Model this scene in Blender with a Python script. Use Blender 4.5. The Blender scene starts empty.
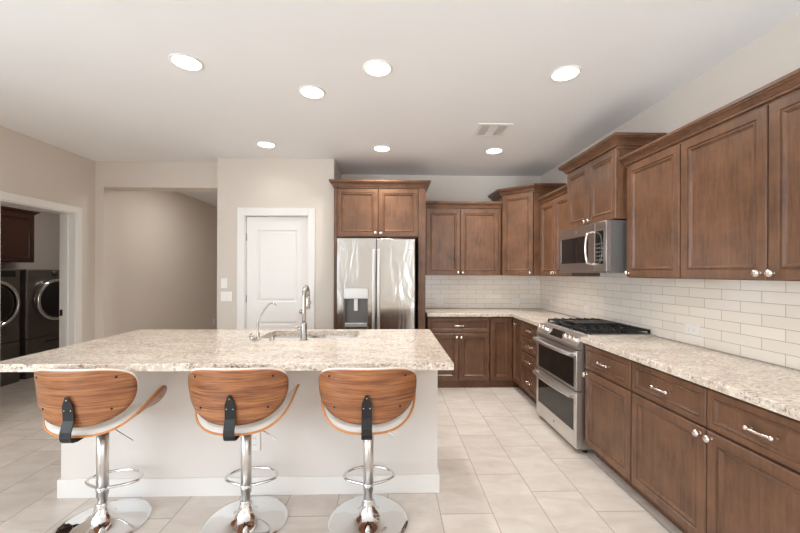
import bpy, bmesh, math, random
from math import sin, cos, pi, radians
from mathutils import Vector, Matrix

random.seed(7)
SC = bpy.context.scene
COL = SC.collection

# ------------------------------------------------------------------ camera, world, lights, exposure
CAM_Z = 1.405
CEIL = 2.743
cam_data = bpy.data.cameras.new('camera')
cam_data.sensor_width = 36.0
cam_data.lens = 360.0 / 800.0 * 36.0
cam_data.shift_y = 6.0 / 800.0
cam_data.clip_start = 0.05
cam = bpy.data.objects.new('camera', cam_data)
cam.location = (0, 0, CAM_Z)
cam.rotation_euler = (Matrix.Rotation(-math.atan(10.5 / 360), 3, 'Z') @ Matrix.Rotation(pi / 2, 3, 'X') @ Matrix.Rotation(.0035, 3, 'Z')).to_euler()
COL.objects.link(cam)
SC.camera = cam

SC.view_settings.view_transform = 'Standard'
SC.view_settings.look = 'None'
SC.view_settings.gamma = 1.0
SC.view_settings.use_curve_mapping = False
SC.view_settings.exposure = 0.02
SC.cycles.max_bounces = 16
SC.cycles.diffuse_bounces = 12

world = bpy.data.worlds.new('world')
SC.world = world
world.use_nodes = True
wbg = world.node_tree.nodes['Background']
wbg.inputs['Color'].default_value = (0.80, 0.88, 1.0, 1)
wbg.inputs['Strength'].default_value = 1.2


def area(name, loc, rot, sx, sy, power, color=(1, 1, 1), shape='RECTANGLE', spread=None):
    d = bpy.data.lights.new(name, 'AREA')
    d.shape = shape
    d.size = sx
    if shape in ('RECTANGLE', 'ELLIPSE'):
        d.size_y = sy
    d.energy = power
    d.color = color
    if spread:
        d.spread = spread
    o = bpy.data.objects.new(name, d)
    o.location = loc
    o.rotation_euler = rot
    COL.objects.link(o)
    return o


DAY = (0.82, 0.92, 1.0)
# daylight through the living-area side window; the rear pair is unseen fill, added
area('fill_rear_left', (-2.72, -4.45, 1.35), (pi / 2 + radians(28), 0, 0), 1.5, 2.2, 18, DAY)
area('fill_rear_right', (1.50, -4.45, 1.35), (pi / 2 + radians(34), 0, radians(-14)), 1.05, 2.2, 110, DAY, 'RECTANGLE', radians(80))  # added fill, narrowed and turned to brighten the back right of the kitchen
area('daylight_side', (-3.50, -1.2, 1.55), (pi / 2 + radians(3), 0, -pi / 2), 4.4, 1.75, 150, DAY)
# ceiling light of the hall, and an unseen fill added to brighten the laundry
area('hall_ceiling_light', (-2.5, 5.5, CEIL - .012), (0, 0, 0), .3, .3, 15, (1.0, 0.95, 0.88), 'DISK')
area('laundry_fill', (-4.3, 5.1, CEIL - .012), (0, 0, 0), 0.3, .3, 8.0, (1.0, 0.95, 0.88), 'DISK')

LIGHT_SPOTS = [(x * .9874, y * .9874 - x * .029) for x, y in ((-1.316, 2.328), (-0.083, 2.39), (-0.587, 2.71), (1.189, 2.445), (-1.312, 3.826), (-0.087, 3.934), (1.155, 4.0))]
LAMP_POWER = 6.5
LAMP_COLOR = (1.0, 0.97, 0.93)
LAMP_SHARE = [0.6, 0.5, 0.4, 1.5, 0.22, 1.9, 2.7]   # power set lamp by lamp to even out the kitchen light

# ------------------------------------------------------------------ mesh helpers


def box(bm, x0, x1, y0, y1, z0, z1, bev=0.0, seg=2, mat=0):
    r = bmesh.ops.create_cube(bm, size=1.0)
    vs = r['verts']
    for v in vs:
        v.co = Vector((x0 + (v.co.x + .5) * (x1 - x0), y0 + (v.co.y + .5) * (y1 - y0), z0 + (v.co.z + .5) * (z1 - z0)))
    fs = {f for v in vs for f in v.link_faces}
    for f in fs:
        f.material_index = mat
    if bev > 0:
        es = list({e for v in vs for e in v.link_edges})
        r2 = bmesh.ops.bevel(bm, geom=es, offset=bev, segments=seg, affect='EDGES', profile=0.5)
        for f in r2['faces']:
            f.material_index = mat
            f.smooth = True
    return bm


def tube(bm, pts, r, closed=False, seg=12, mat=0, cap=True):
    pts = [Vector(p) for p in pts]
    n = len(pts)
    rr = r if isinstance(r, (list, tuple)) else [r] * n
    tang = []
    for i in range(n):
        a = pts[(i - 1) % n] if (closed or i > 0) else pts[i]
        b = pts[(i + 1) % n] if (closed or i < n - 1) else pts[i]
        tang.append((b - a).normalized())
    up = Vector((0, 0, 1)) if abs(tang[0].z) < .9 else Vector((0, 1, 0))
    nrm = (up - tang[0] * up.dot(tang[0])).normalized()
    rings = []
    for i in range(n):
        t = tang[i]
        nrm = (nrm - t * nrm.dot(t)).normalized()
        bi = t.cross(nrm)
        rings.append([bm.verts.new(pts[i] + (nrm * cos(2 * pi * k / seg) + bi * sin(2 * pi * k / seg)) * rr[i]) for k in range(seg)])
    m = n if closed else n - 1
    for i in range(m):
        A, B = rings[i], rings[(i + 1) % n]
        for k in range(seg):
            f = bm.faces.new((A[k], A[(k + 1) % seg], B[(k + 1) % seg], B[k]))
            f.smooth = True
            f.material_index = mat
    if not closed and cap:
        f = bm.faces.new(rings[0][::-1]); f.material_index = mat
        f = bm.faces.new(rings[-1]); f.material_index = mat
    return bm


def smooth_path(pts, n=6, closed=False):
    """Catmull-Rom points through pts."""
    P = [Vector(p) for p in pts]
    out = []
    N = len(P)
    rng = N if closed else N - 1
    for i in range(rng):
        p0 = P[(i - 1) % N] if (closed or i > 0) else P[0]
        p1, p2 = P[i % N], P[(i + 1) % N]
        p3 = P[(i + 2) % N] if (closed or i + 2 < N) else P[-1]
        for k in range(n):
            t = k / n
            out.append(0.5 * ((2 * p1) + (-p0 + p2) * t + (2 * p0 - 5 * p1 + 4 * p2 - p3) * t * t + (-p0 + 3 * p1 - 3 * p2 + p3) * t ** 3))
    if not closed:
        out.append(P[-1])
    return out


AX = {'z': Matrix.Identity(3), 'y': Matrix(((1, 0, 0), (0, 0, 1), (0, -1, 0))), '-y': Matrix(((1, 0, 0), (0, 0, -1), (0, 1, 0))),
      'x': Matrix(((0, 0, 1), (0, 1, 0), (-1, 0, 0))), '-z': Matrix(((1, 0, 0), (0, -1, 0), (0, 0, -1)))}


def lathe(bm, prof, c=(0, 0, 0), axis='z', seg=32, mat=0, smooth=True):
    """prof: list of (radius, height along axis)."""
    M = AX[axis] if isinstance(axis, str) else axis
    c = Vector(c)
    rings = []
    for r, h in prof:
        if r < 1e-6:
            rings.append([bm.verts.new(c + M @ Vector((0, 0, h)))])
        else:
            rings.append([bm.verts.new(c + M @ Vector((r * cos(2 * pi * k / seg), r * sin(2 * pi * k / seg), h))) for k in range(seg)])
    for A, B in zip(rings, rings[1:]):
        for k in range(seg):
            k2 = (k + 1) % seg
            if len(A) == 1 and len(B) == 1:
                continue
            if len(A) == 1:
                f = bm.faces.new((A[0], B[k2], B[k]))
            elif len(B) == 1:
                f = bm.faces.new((A[k], A[k2], B[0]))
            else:
                f = bm.faces.new((A[k], A[k2], B[k2], B[k]))
            f.smooth = smooth
            f.material_index = mat
    for R, rev in ((rings[0], True), (rings[-1], False)):
        if len(R) > 1:
            f = bm.faces.new(R[::-1] if rev else R)
            f.material_index = mat
    return bm


def panel_rect(bm, x0, x1, z0, z1, yf, prof, mat=0):
    """nested rectangles facing -y; prof = (inset, depth) from the back edge to the centre panel."""
    loops = []
    for ins, d in prof:
        loops.append([bm.verts.new((x, yf + d, z)) for x, z in
                      ((x0 + ins, z0 + ins), (x1 - ins, z0 + ins), (x1 - ins, z1 - ins), (x0 + ins, z1 - ins))])
    f = bm.faces.new(loops[0][::-1]); f.material_index = mat
    for A, B in zip(loops, loops[1:]):
        for k in range(4):
            f = bm.faces.new((A[k], A[(k + 1) % 4], B[(k + 1) % 4], B[k]))
            f.material_index = mat
    f = bm.faces.new(loops[-1]); f.material_index = mat
    return bm


DOOR = [(0, .020), (0, .004), (.004, 0), (.048, 0), (.0515, .0065), (.056, .0065), (.0600, .0015), (.0645, .0015), (.075, .0125), (.079, .0135)]
DRAWER = [(0, .020), (0, .004), (.004, 0), (.028, 0), (.031, .0055), (.0345, .0055), (.0375, .0015), (.041, .0015), (.049, .0105), (.052, .0115)]


def prism(bm, loops, z0, z1, ease=0.0, mat=0):
    """vertical prism of an outer loop (first) with holes; top edge eased when ease > 0 and the outer loop is convex/rectilinear."""
    def ring(loop, z):
        return [bm.verts.new((x, y, z)) for x, y in loop]

    def inset(loop, d):
        n = len(loop)
        out = []
        for i in range(n):
            p, q, r = Vector(loop[i - 1]), Vector(loop[i]), Vector(loop[(i + 1) % n])
            e1, e2 = (q - p).normalized(), (r - q).normalized()
            n1, n2 = Vector((-e1.y, e1.x)), Vector((-e2.y, e2.x))
            m = (n1 + n2)
            m = m / m.dot(n1)
            out.append(tuple(q + m * d))
        return out
    tops, bots = [], []
    for li, loop in enumerate(loops):
        layers = [ring(loop, z0)]
        if ease and li == 0:
            layers.append(ring(loop, z1 - ease))
            layers.append(ring(inset(loop, ease * .35), z1 - ease * .3))
            layers.append(ring(inset(loop, ease), z1))
        else:
            layers.append(ring(loop, z1))
        n = len(loop)
        for A, B in zip(layers, layers[1:]):
            for k in range(n):
                vs = (A[k], A[(k + 1) % n], B[(k + 1) % n], B[k])
                f = bm.faces.new(vs if li == 0 else vs[::-1])
                f.material_index = mat
        tops.append(layers[-1]); bots.append(layers[0])
    for group in (tops, bots):
        es = []
        for R in group:
            for k in range(len(R)):
                e = bm.edges.get((R[k], R[(k + 1) % len(R)]))
                es.append(e)
        r = bmesh.ops.triangle_fill(bm, use_beauty=True, use_dissolve=False, edges=es)
        for g in r['geom']:
            if isinstance(g, bmesh.types.BMFace):
                g.material_index = mat
    return bm


def rrect(x0, x1, y0, y1, r, n=6):
    out = []
    for cx, cy, a0 in ((x1 - r, y0 + r, -pi / 2), (x1 - r, y1 - r, 0), (x0 + r, y1 - r, pi / 2), (x0 + r, y0 + r, pi)):
        for k in range(n + 1):
            a = a0 + pi / 2 * k / n
            out.append((cx + r * cos(a), cy + r * sin(a)))
    return out


def sweep_profile(bm, path, prof, z, mat=0):
    """sweep (out, up) profile along an open plan polyline; 'out' points to the right of the direction of travel."""
    P = [Vector((p[0], p[1])) for p in path]
    n = len(P)
    rings = []
    for i in range(n):
        d1 = (P[i] - P[i - 1]).normalized() if i > 0 else (P[1] - P[0]).normalized()
        d2 = (P[i + 1] - P[i]).normalized() if i < n - 1 else d1
        n1, n2 = Vector((d1.y, -d1.x)), Vector((d2.y, -d2.x))
        m = n1 + n2
        m = m / m.dot(n1)
        rings.append([bm.verts.new((P[i].x + m.x * o, P[i].y + m.y * o, z + u)) for o, u in prof])
    k = len(prof)
    for A, B in zip(rings, rings[1:]):
        for j in range(k):
            f = bm.faces.new((A[j], B[j], B[(j + 1) % k], A[(j + 1) % k]))
            f.material_index = mat
    bm.faces.new(rings[0]); bm.faces.new(rings[-1][::-1])
    return bm


def crown_prof(h, o):
    base = [(-.02, 0), (.14, 0), (.14, .17), (.30, .19), (.35, .25), (.35, .33), (.42, .36), (.50, .48), (.66, .61), (.88, .69), (.88, .76), (1.0, .79), (1.0, 1.0), (-.02, 1.0)]
    return [(-.02 if a < 0 else a * o, u * h) for a, u in base]


def obj(name, bm, mats, parent=None, loc=None):
    me = bpy.data.meshes.new(name)
    bmesh.ops.recalc_face_normals(bm, faces=bm.faces[:])
    bm.to_mesh(me)
    bm.free()
    for m in (mats if isinstance(mats, (list, tuple)) else [mats]):
        me.materials.append(m)
    o = bpy.data.objects.new(name, me)
    COL.objects.link(o)
    if parent is not None:
        o.parent = parent
    if loc is not None:
        o.location = loc
    return o


def thing(name, label, cat, loc=(0, 0, 0), rz=0.0, group=None):
    o = bpy.data.objects.new(name, None)
    o.empty_display_size = .05
    o.location = loc
    o.rotation_euler = (0, 0, rz)
    COL.objects.link(o)
    return tag(o, label, cat, group)


def tag(o, label, cat, group=None):
    o['label'] = label
    o['category'] = cat
    if group:
        o['group'] = group
    return o


def struct(name, bm, mat, parent=None):
    o = obj(name, bm, mat, parent)
    if parent is None:
        o['kind'] = 'structure'
    return o


def copy_tree(o, parent=None):
    c = o.copy()
    COL.objects.link(c)
    if parent is not None:
        c.parent = parent
    for ch in list(o.children):
        copy_tree(ch, c)
    return c


def B():
    return bmesh.new()


# ------------------------------------------------------------------ materials


class NT:
    def __init__(s, name):
        s.m = bpy.data.materials.new(name)
        s.m.use_nodes = True
        s.t = s.m.node_tree
        s.b = s.t.nodes['Principled BSDF']

    def n(s, kind, **kw):
        nd = s.t.nodes.new(kind)
        for k, v in kw.items():
            setattr(nd, k, v)
        return nd

    def l(s, a, b):
        s.t.links.new(a, b)

    def set(s, **kw):
        for k, v in kw.items():
            s.b.inputs[k.replace('_', ' ')].default_value = v
        return s

    def math(s, op, a, b=None, c=None):
        nd = s.n('ShaderNodeMath', operation=op)
        for i, v in enumerate((a, b, c)):
            if v is None:
                continue
            if isinstance(v, (int, float)):
                nd.inputs[i].default_value = v
            else:
                s.l(v, nd.inputs[i])
        return nd.outputs[0]

    def mix(s, fac, a, b, blend='MIX'):
        nd = s.n('ShaderNodeMix', data_type='RGBA', blend_type=blend)
        for i, v in ((0, fac), (6, a), (7, b)):
            if isinstance(v, (int, float)):
                nd.inputs[i].default_value = v
            elif isinstance(v, tuple):
                nd.inputs[i].default_value = (*v[:3], 1)
            else:
                s.l(v, nd.inputs[i])
        return nd.outputs[2]

    def coord(s, scale=(1, 1, 1), rnd=False, loc=(0, 0, 0)):
        tc = s.n('ShaderNodeTexCoord')
        mp = s.n('ShaderNodeMapping')
        mp.inputs['Scale'].default_value = scale
        mp.inputs['Location'].default_value = loc
        src = tc.outputs['Object']
        if rnd:
            oi = s.n('ShaderNodeObjectInfo')
            v = s.n('ShaderNodeVectorMath', operation='ADD')
            sc = s.n('ShaderNodeVectorMath', operation='SCALE')
            cb = s.n('ShaderNodeCombineXYZ')
            for i in range(3):
                s.l(oi.outputs['Random'], cb.inputs[i])
            s.l(cb.outputs[0], sc.inputs[0]); sc.inputs['Scale'].default_value = 17.0
            s.l(src, v.inputs[0]); s.l(sc.outputs[0], v.inputs[1])
            src = v.outputs[0]
        s.l(src, mp.inputs[0])
        return mp.outputs[0]

    def noise(s, vec, scale=5, detail=4, rough=.5, dist=0):
        nd = s.n('ShaderNodeTexNoise')
        nd.inputs['Scale'].default_value = scale
        nd.inputs['Detail'].default_value = detail
        nd.inputs['Roughness'].default_value = rough
        nd.inputs['Distortion'].default_value = dist
        s.l(vec, nd.inputs['Vector'])
        return nd.outputs[0]

    def ramp(s, fac, stops, interp='LINEAR'):
        nd = s.n('ShaderNodeValToRGB')
        nd.color_ramp.interpolation = interp
        el = nd.color_ramp.elements
        while len(el) < len(stops):
            el.new(.5)
        for e, (p, c) in zip(el, stops):
            e.position = p
            e.color = (*c, 1) if isinstance(c, tuple) else (c, c, c, 1)
        s.l(fac, nd.inputs[0])
        return nd.outputs[0]

    def bump(s, h, strength=.2, dist=.01):
        nd = s.n('ShaderNodeBump')
        nd.inputs['Strength'].default_value = strength
        nd.inputs['Distance'].default_value = dist
        s.l(h, nd.inputs['Height'])
        s.l(nd.outputs[0], s.b.inputs['Normal'])

    def color(s, c):
        s.l(c, s.b.inputs['Base Color'])


def srgb(r, g, b):
    f = lambda v: (v / 255 / 12.92) if v / 255 <= .04045 else ((v / 255 + .055) / 1.055) ** 2.4
    return (f(r), f(g), f(b))


def plain(name, c, rough=.5, metal=0.0, **kw):
    m = NT(name)
    m.set(Base_Color=(*c, 1), Roughness=rough, Metallic=metal, **kw)
    return m.m


def paint(name, c, rough=.6, scale=220, strength=.06):
    m = NT(name)
    m.set(Base_Color=(*c, 1), Roughness=rough)
    v = m.coord()
    m.color(m.mix(m.ramp(m.noise(v, 1.3, 3), [(.3, 0), (.7, 1)]), tuple(x * .975 for x in c), c))
    m.bump(m.noise(v, scale, 3), strength, .002)
    return m.m


M = {}
M['wall'] = paint('greige_wall_paint', srgb(217, 208, 198), .75)
M['hallwall'] = paint('cool_grey_wall_paint', srgb(208, 200, 196), .75)
M['ceiling'] = paint('ceiling_paint', srgb(240, 240, 240), .8, 60, .12)
M['white'] = paint('white_trim_paint', srgb(236, 233, 229), .35, 300, .02)
M['island'] = paint('white_island_paint', srgb(226, 220, 214), .55)
M['plastic'] = plain('white_plastic', srgb(238, 235, 230), .3)
M['chrome'] = plain('chrome', (.80, .80, .80), .06, 1.0)
M['nickel'] = plain('brushed_nickel', (.50, .465, .43), .27, 1.0)
M['postmetal'] = plain('satin_post_steel', (.72, .69, .66), .30, 1.0)
M['pullmetal'] = plain('satin_nickel_pull', (.86, .80, .74), .25, 1.0)
M['black'] = plain('black_metal', (.008, .008, .008), .5)
M['iron'] = plain('cast_iron', (.012, .0115, .011), .5)
M['darkglass'] = plain('black_oven_glass', (.012, .011, .011), .05)
M['screw'] = plain('dark_screw', (.03, .025, .02), .35, .6)
M['gap'] = plain('dark_gap', (.02, .017, .015), .8)
M['ply'] = plain('ply_edge', srgb(205, 135, 75), .45)
M['titan'] = plain('titanium_grey_enamel', srgb(112, 104, 97), .32, .55)
M['titan2'] = plain('dark_titanium_enamel', srgb(70, 65, 61), .4, .4)
M['rubber'] = plain('black_rubber', (.015, .015, .015), .7)
M['greyside'] = plain('grey_enamel', srgb(118, 116, 114), .4, .5)


def mk_emit(name, c, s):
    m = NT(name)
    m.set(Base_Color=(*c, 1), Emission_Color=(*c, 1), Emission_Strength=s)
    return m.m


M['lens'] = mk_emit('lamp_lens', (1.0, .95, .87), 9.0)


def mk_cabinet(name, dark, mid, light, rough=.34):
    m = NT(name)
    v = m.coord((1, 1, 1), True)
    g = m.noise(m.coord((9, 9, .8), True), 7, 6, .6, .4)
    mot = m.noise(v, 6.5, 4, .6)
    c = m.mix(m.ramp(mot, [(.25, 0), (.75, 1)]), dark, mid)
    c = m.mix(m.ramp(g, [(.35, 0), (.75, .45)]), c, light)
    m.color(c)
    m.set(Roughness=rough)
    m.b.inputs['Coat Weight'].default_value = .12
    m.b.inputs['Specular IOR Level'].default_value = .4
    m.b.inputs['Coat Roughness'].default_value = .25
    m.bump(g, .03, .001)
    return m.m


M['cab'] = mk_cabinet('brown_stained_maple', srgb(72, 49, 35), srgb(116, 81, 58), srgb(142, 102, 75), .36)
M['cabdark'] = mk_cabinet('dark_cherry_stain', srgb(52, 28, 19), srgb(66, 36, 24), srgb(76, 42, 28), .3)


def mk_walnut():
    m = NT('walnut_veneer')
    wv = m.noise(m.coord((1.2, 1.2, 9), True), 2.2, 5, .6, 1.2)
    band = m.noise(m.coord((1.1, 1.1, 26), True), 2.6, 6, .65, .8)
    fine = m.noise(m.coord((4, 4, 150), True), 2.5, 4, .6)
    c = m.ramp(band, [(.33, srgb(92, 50, 28)), (.46, srgb(150, 92, 54)), (.64, srgb(192, 130, 80))])
    c = m.mix(m.ramp(wv, [(.45, 0), (.7, .55)]), c, srgb(128, 76, 44))
    c = m.mix(m.ramp(fine, [(.42, 0), (.66, .5)]), c, srgb(98, 54, 31))
    m.color(c)
    m.set(Roughness=.36)
    m.b.inputs['Coat Weight'].default_value = .3
    m.b.inputs['Coat Roughness'].default_value = .2
    return m.m


M['walnut'] = mk_walnut()
M['vinyl'] = plain('white_vinyl', srgb(240, 236, 230), .38)


def mk_granite():
    m = NT('cream_granite')
    v = m.coord((1, 1, 1))
    vs = m.coord((.55, 1.3, 1.3))
    big = m.noise(vs, 5, 6, .7, .9)
    c = m.mix(m.ramp(big, [(.36, 0), (.66, 1)]), srgb(229, 217, 201), srgb(198, 181, 165))
    med = m.noise(vs, 42, 6, .7, .4)
    c = m.mix(m.ramp(med, [(.50, 0), (.64, .75)]), c, srgb(170, 150, 134))
    wh = m.noise(m.coord((1, 1, 1), False, (3, 7, 1)), 55, 4, .6)
    c = m.mix(m.ramp(wh, [(.53, 0), (.64, .85)]), c, srgb(242, 235, 225))
    dk = m.noise(m.coord((1, 1.5, 1.4), False, (9, 2, 5)), 50, 5, .72)
    mask = m.ramp(m.noise(vs, 9, 4, .6), [(.44, .15), (.6, 1)])
    d = m.math('MULTIPLY', m.ramp(dk, [(.545, 0), (.60, 1)]), mask)
    c = m.mix(m.math('MULTIPLY', d, .95), c, srgb(88, 78, 74))
    rd = m.noise(m.coord((1, 1, 1), False, (1, 5, 8)), 45, 4, .6)
    rm = m.ramp(m.noise(m.coord((1, 1, 1), False, (4, 4, 4)), 5.5, 2), [(.54, 0), (.66, 1)])
    d2 = m.math('MULTIPLY', m.ramp(rd, [(.54, 0), (.62, 1)]), rm)
    c = m.mix(m.math('MULTIPLY', d2, .75), c, srgb(150, 100, 86))
    m.color(c)
    m.set(Roughness=.16)
    m.b.inputs['Specular IOR Level'].default_value = .55
    return m.m


M['granite'] = mk_granite()


def mk_steel(name, c, rough, warp, axis='v'):
    m = NT(name)
    sc = (260, 260, 2) if axis == 'v' else (2, 2, 260)
    brush = m.noise(m.coord(sc), 1.0, 3, .6)
    m.set(Base_Color=(*c, 1), Metallic=1.0)
    m.l(m.math('ADD', m.math('MULTIPLY', brush, .05), rough - .025), m.b.inputs['Roughness'])
    if warp:
        h = m.noise(m.coord((5.0, 5.0, 1.3)), 1.6, 2, .45, .7)
        m.bump(h, warp, .05)
    return m.m


M['steel'] = mk_steel('stainless_steel', (.74, .72, .70), .36, 0, 'h')
M['ovensteel'] = mk_steel('microwave_stainless_steel', (.56, .54, .52), .34, 0, 'h')
M['fridgesteel'] = mk_steel('fridge_stainless_steel', (.60, .58, .555), .17, .13)
M['sinksteel'] = plain('sink_steel', (.36, .345, .33), .42, 1.0)


def mk_floor():
    m = NT('plank_tile_floor')
    tc = m.n('ShaderNodeTexCoord')
    sp = m.n('ShaderNodeSeparateXYZ')
    m.l(tc.outputs['Object'], sp.inputs[0])
    W, L = .3068, .604
    xs = m.math('DIVIDE', m.math('ADD', sp.outputs[0], .005), W)
    col = m.math('FLOOR', xs)
    ys = m.math('DIVIDE', m.math('ADD', m.math('SUBTRACT', sp.outputs[1], 2.690), m.math('MULTIPLY', m.math('SUBTRACT', col, 1), L / 3)), L)
    row = m.math('FLOOR', ys)
    fx, fy = m.math('FRACT', xs), m.math('FRACT', ys)
    dx = m.math('MULTIPLY', m.math('MINIMUM', fx, m.math('SUBTRACT', 1, fx)), W)
    dy = m.math('MULTIPLY', m.math('MINIMUM', fy, m.math('SUBTRACT', 1, fy)), L)
    d = m.math('MINIMUM', dx, dy)
    grout = m.ramp(d, [(.0011, 1), (.0021, 0)])
    cb = m.n('ShaderNodeCombineXYZ')
    m.l(col, cb.inputs[0]); m.l(row, cb.inputs[1])
    wn = m.n('ShaderNodeTexWhiteNoise', noise_dimensions='3D')
    m.l(cb.outputs[0], wn.inputs['Vector'])
    # per-tile streaks along the tile
    ad = m.n('ShaderNodeVectorMath', operation='MULTIPLY_ADD')
    m.l(wn.outputs['Color'], ad.inputs[0]); ad.inputs[1].default_value = (20, 20, 20)
    mp = m.n('ShaderNodeMapping'); mp.inputs['Scale'].default_value = (2.2, 5.0, 1)
    m.l(tc.outputs['Object'], mp.inputs[0]); m.l(mp.outputs[0], ad.inputs[2])
    st = m.noise(ad.outputs[0], 1.7, 6, .62, .6)
    c = m.mix(m.ramp(st, [(.3, 0), (.72, 1)]), srgb(200, 189, 179), srgb(224, 215, 206))
    tint = m.ramp(wn.outputs['Value'], [(0, .94), (1, 1.02)])
    c = m.mix(1.0, c, tint, 'MULTIPLY')
    c = m.mix(grout, c, srgb(146, 133, 122))
    m.color(c)
    m.l(m.math('ADD', m.math('MULTIPLY', st, .1), m.math('ADD', .27, m.math('MULTIPLY', grout, .4))), m.b.inputs['Roughness'])
    m.bump(m.math('SUBTRACT', m.math('MULTIPLY', st, .15), grout), .25, .002)
    return m.m


M['floor'] = mk_floor()


def mk_tile(name, axis, off):
    m = NT(name)
    tc = m.n('ShaderNodeTexCoord')
    sp = m.n('ShaderNodeSeparateXYZ')
    m.l(tc.outputs['Object'], sp.inputs[0])
    cb = m.n('ShaderNodeCombineXYZ')
    m.l(m.math('ADD', sp.outputs[axis], off), cb.inputs[0])
    m.l(m.math('SUBTRACT', sp.outputs[2], .9165), cb.inputs[1])
    br = m.n('ShaderNodeTexBrick')
    br.offset = .5
    br.inputs['Scale'].default_value = 1.0
    br.inputs['Brick Width'].default_value = .244
    br.inputs['Row Height'].default_value = .0652
    br.inputs['Mortar Size'].default_value = .0013
    br.inputs['Mortar Smooth'].default_value = .25
    br.inputs['Bias'].default_value = 0
    br.inputs['Color1'].default_value = (*srgb(242, 234, 223), 1)
    br.inputs['Color2'].default_value = (*srgb(236, 227, 215), 1)
    br.inputs['Mortar'].default_value = (*srgb(150, 135, 121), 1)
    m.l(cb.outputs[0], br.inputs['Vector'])
    m.color(br.outputs[0])
    m.l(m.math('ADD', .18, m.math('MULTIPLY', br.outputs[1], .5)), m.b.inputs['Roughness'])
    m.bump(m.math('SUBTRACT', 1.0, br.outputs[1]), .35, .002)
    return m.m


M['tile_right'] = mk_tile('white_subway_tile', 1, -.002)
M['tile_back'] = mk_tile('white_subway_tile_on_end_wall', 0, .03)


def mk_pane():
    m = NT('window_pane_glass')
    g = m.n('ShaderNodeBsdfGlossy'); g.inputs['Roughness'].default_value = .02
    t = m.n('ShaderNodeBsdfTransparent')
    x = m.n('ShaderNodeMixShader'); x.inputs[0].default_value = .06
    m.l(t.outputs[0], x.inputs[1]); m.l(g.outputs[0], x.inputs[2])
    out = m.t.nodes['Material Output']
    m.l(x.outputs[0], out.inputs['Surface'])
    return m.m


M['pane'] = mk_pane()

# ------------------------------------------------------------------ room shell
XR, YB, XL = 2.09, 4.94, -3.58
YREAR = -4.6

bm = B(); box(bm, -5.7, 2.4, -4.9, 8.2, -.06, 0); struct('floor', bm, M['floor'])
bm = B(); box(bm, -5.7, 2.4, -4.9, 8.2, CEIL, CEIL + .1); struct('ceiling', bm, M['ceiling'])
bm = B(); box(bm, -.66, XR + .15, YB, YB + .15, 0, CEIL); struct('wall_back', bm, M['wall'])
bm = B(); box(bm, XR, XR + .15, YREAR, YB, 0, CEIL); struct('wall_right', bm, M['wall'])
# left wall with the laundry doorway (and the living-area window further forward)
DY0, DY1, DZ = 3.404, 4.209, 2.065
bm = B()
box(bm, XL - .16, XL, YREAR, -3.5, 0, CEIL)
box(bm, XL - .16, XL, -3.5, 1.1, 0, .62)
box(bm, XL - .16, XL, -3.5, 1.1, 2.45, CEIL)
box(bm, XL - .16, XL, 1.1, DY0, 0, CEIL)
box(bm, XL - .16, XL, DY0, DY1, DZ, CEIL)
box(bm, XL - .16, XL, DY1, 4.48, 0, CEIL)
struct('wall_left', bm, M['wall'])
# wall with the wide opening to the hall
bm = B()
box(bm, XL - .16, -3.475, 4.48, 4.70, 0, CEIL)
box(bm, -3.475, -2.02, 4.48, 4.70, 2.433, CEIL)
struct('wall_opening', bm, M['wall'])
bm = B(); box(bm, XL - .16, -3.55, 4.70, 8.1, 0, CEIL); struct('wall_hall', bm, M['wall'])
bm = B(); box(bm, -3.74, -.5, 8.0, 8.15, 0, CEIL); struct('wall_hall_end', bm, M['hallwall'])
bm = B(); box(bm, -.66, -.5, YB + .15, 8.0, 0, CEIL); struct('wall_hall_right', bm, M['hallwall'])
# pantry box
PX0, PX1, PZ = -1.704, -.955, 2.075
bm = B()
box(bm, -2.02, PX0, 4.28, 4.40, 0, CEIL)
box(bm, PX1, -.66, 4.28, 4.40, 0, CEIL)
box(bm, PX0, PX1, 4.28, 4.40, PZ, CEIL)
box(bm, -2.02, -1.90, 4.40, 4.94, 0, CEIL)
box(bm, -.78, -.66, 4.40, 4.94, 0, CEIL)
box(bm, -2.02, -.66, 4.94, 5.06, 0, CEIL)
struct('wall_pantry', bm, M['wall'])
# laundry walls
bm = B(); box(bm, -5.65, -5.5, 2.5, 6.4, 0, CEIL); struct('wall_laundry_back', bm, M['hallwall'])
bm = B(); box(bm, -5.5, XL - .16, 6.25, 6.4, 0, CEIL); struct('wall_laundry_end', bm, M['hallwall'])
bm = B(); box(bm, -5.5, XL - .16, 2.5, 2.65, 0, CEIL); struct('wall_laundry_near', bm, M['hallwall'])
# rear wall behind the camera, two glazed openings added to let in light
bm = B()
for x0, x1 in ((XL - .16, -3.5), (-1.95, .95), (2.05, XR + .15)):
    box(bm, x0, x1, YREAR - .15, YREAR, 0, CEIL)
for x0, x1 in ((-3.5, -1.95), (.95, 2.05)):
    box(bm, x0, x1, YREAR - .15, YREAR, 0, .22)
    box(bm, x0, x1, YREAR - .15, YREAR, 2.48, CEIL)
struct('wall_rear', bm, M['wall'])


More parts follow.
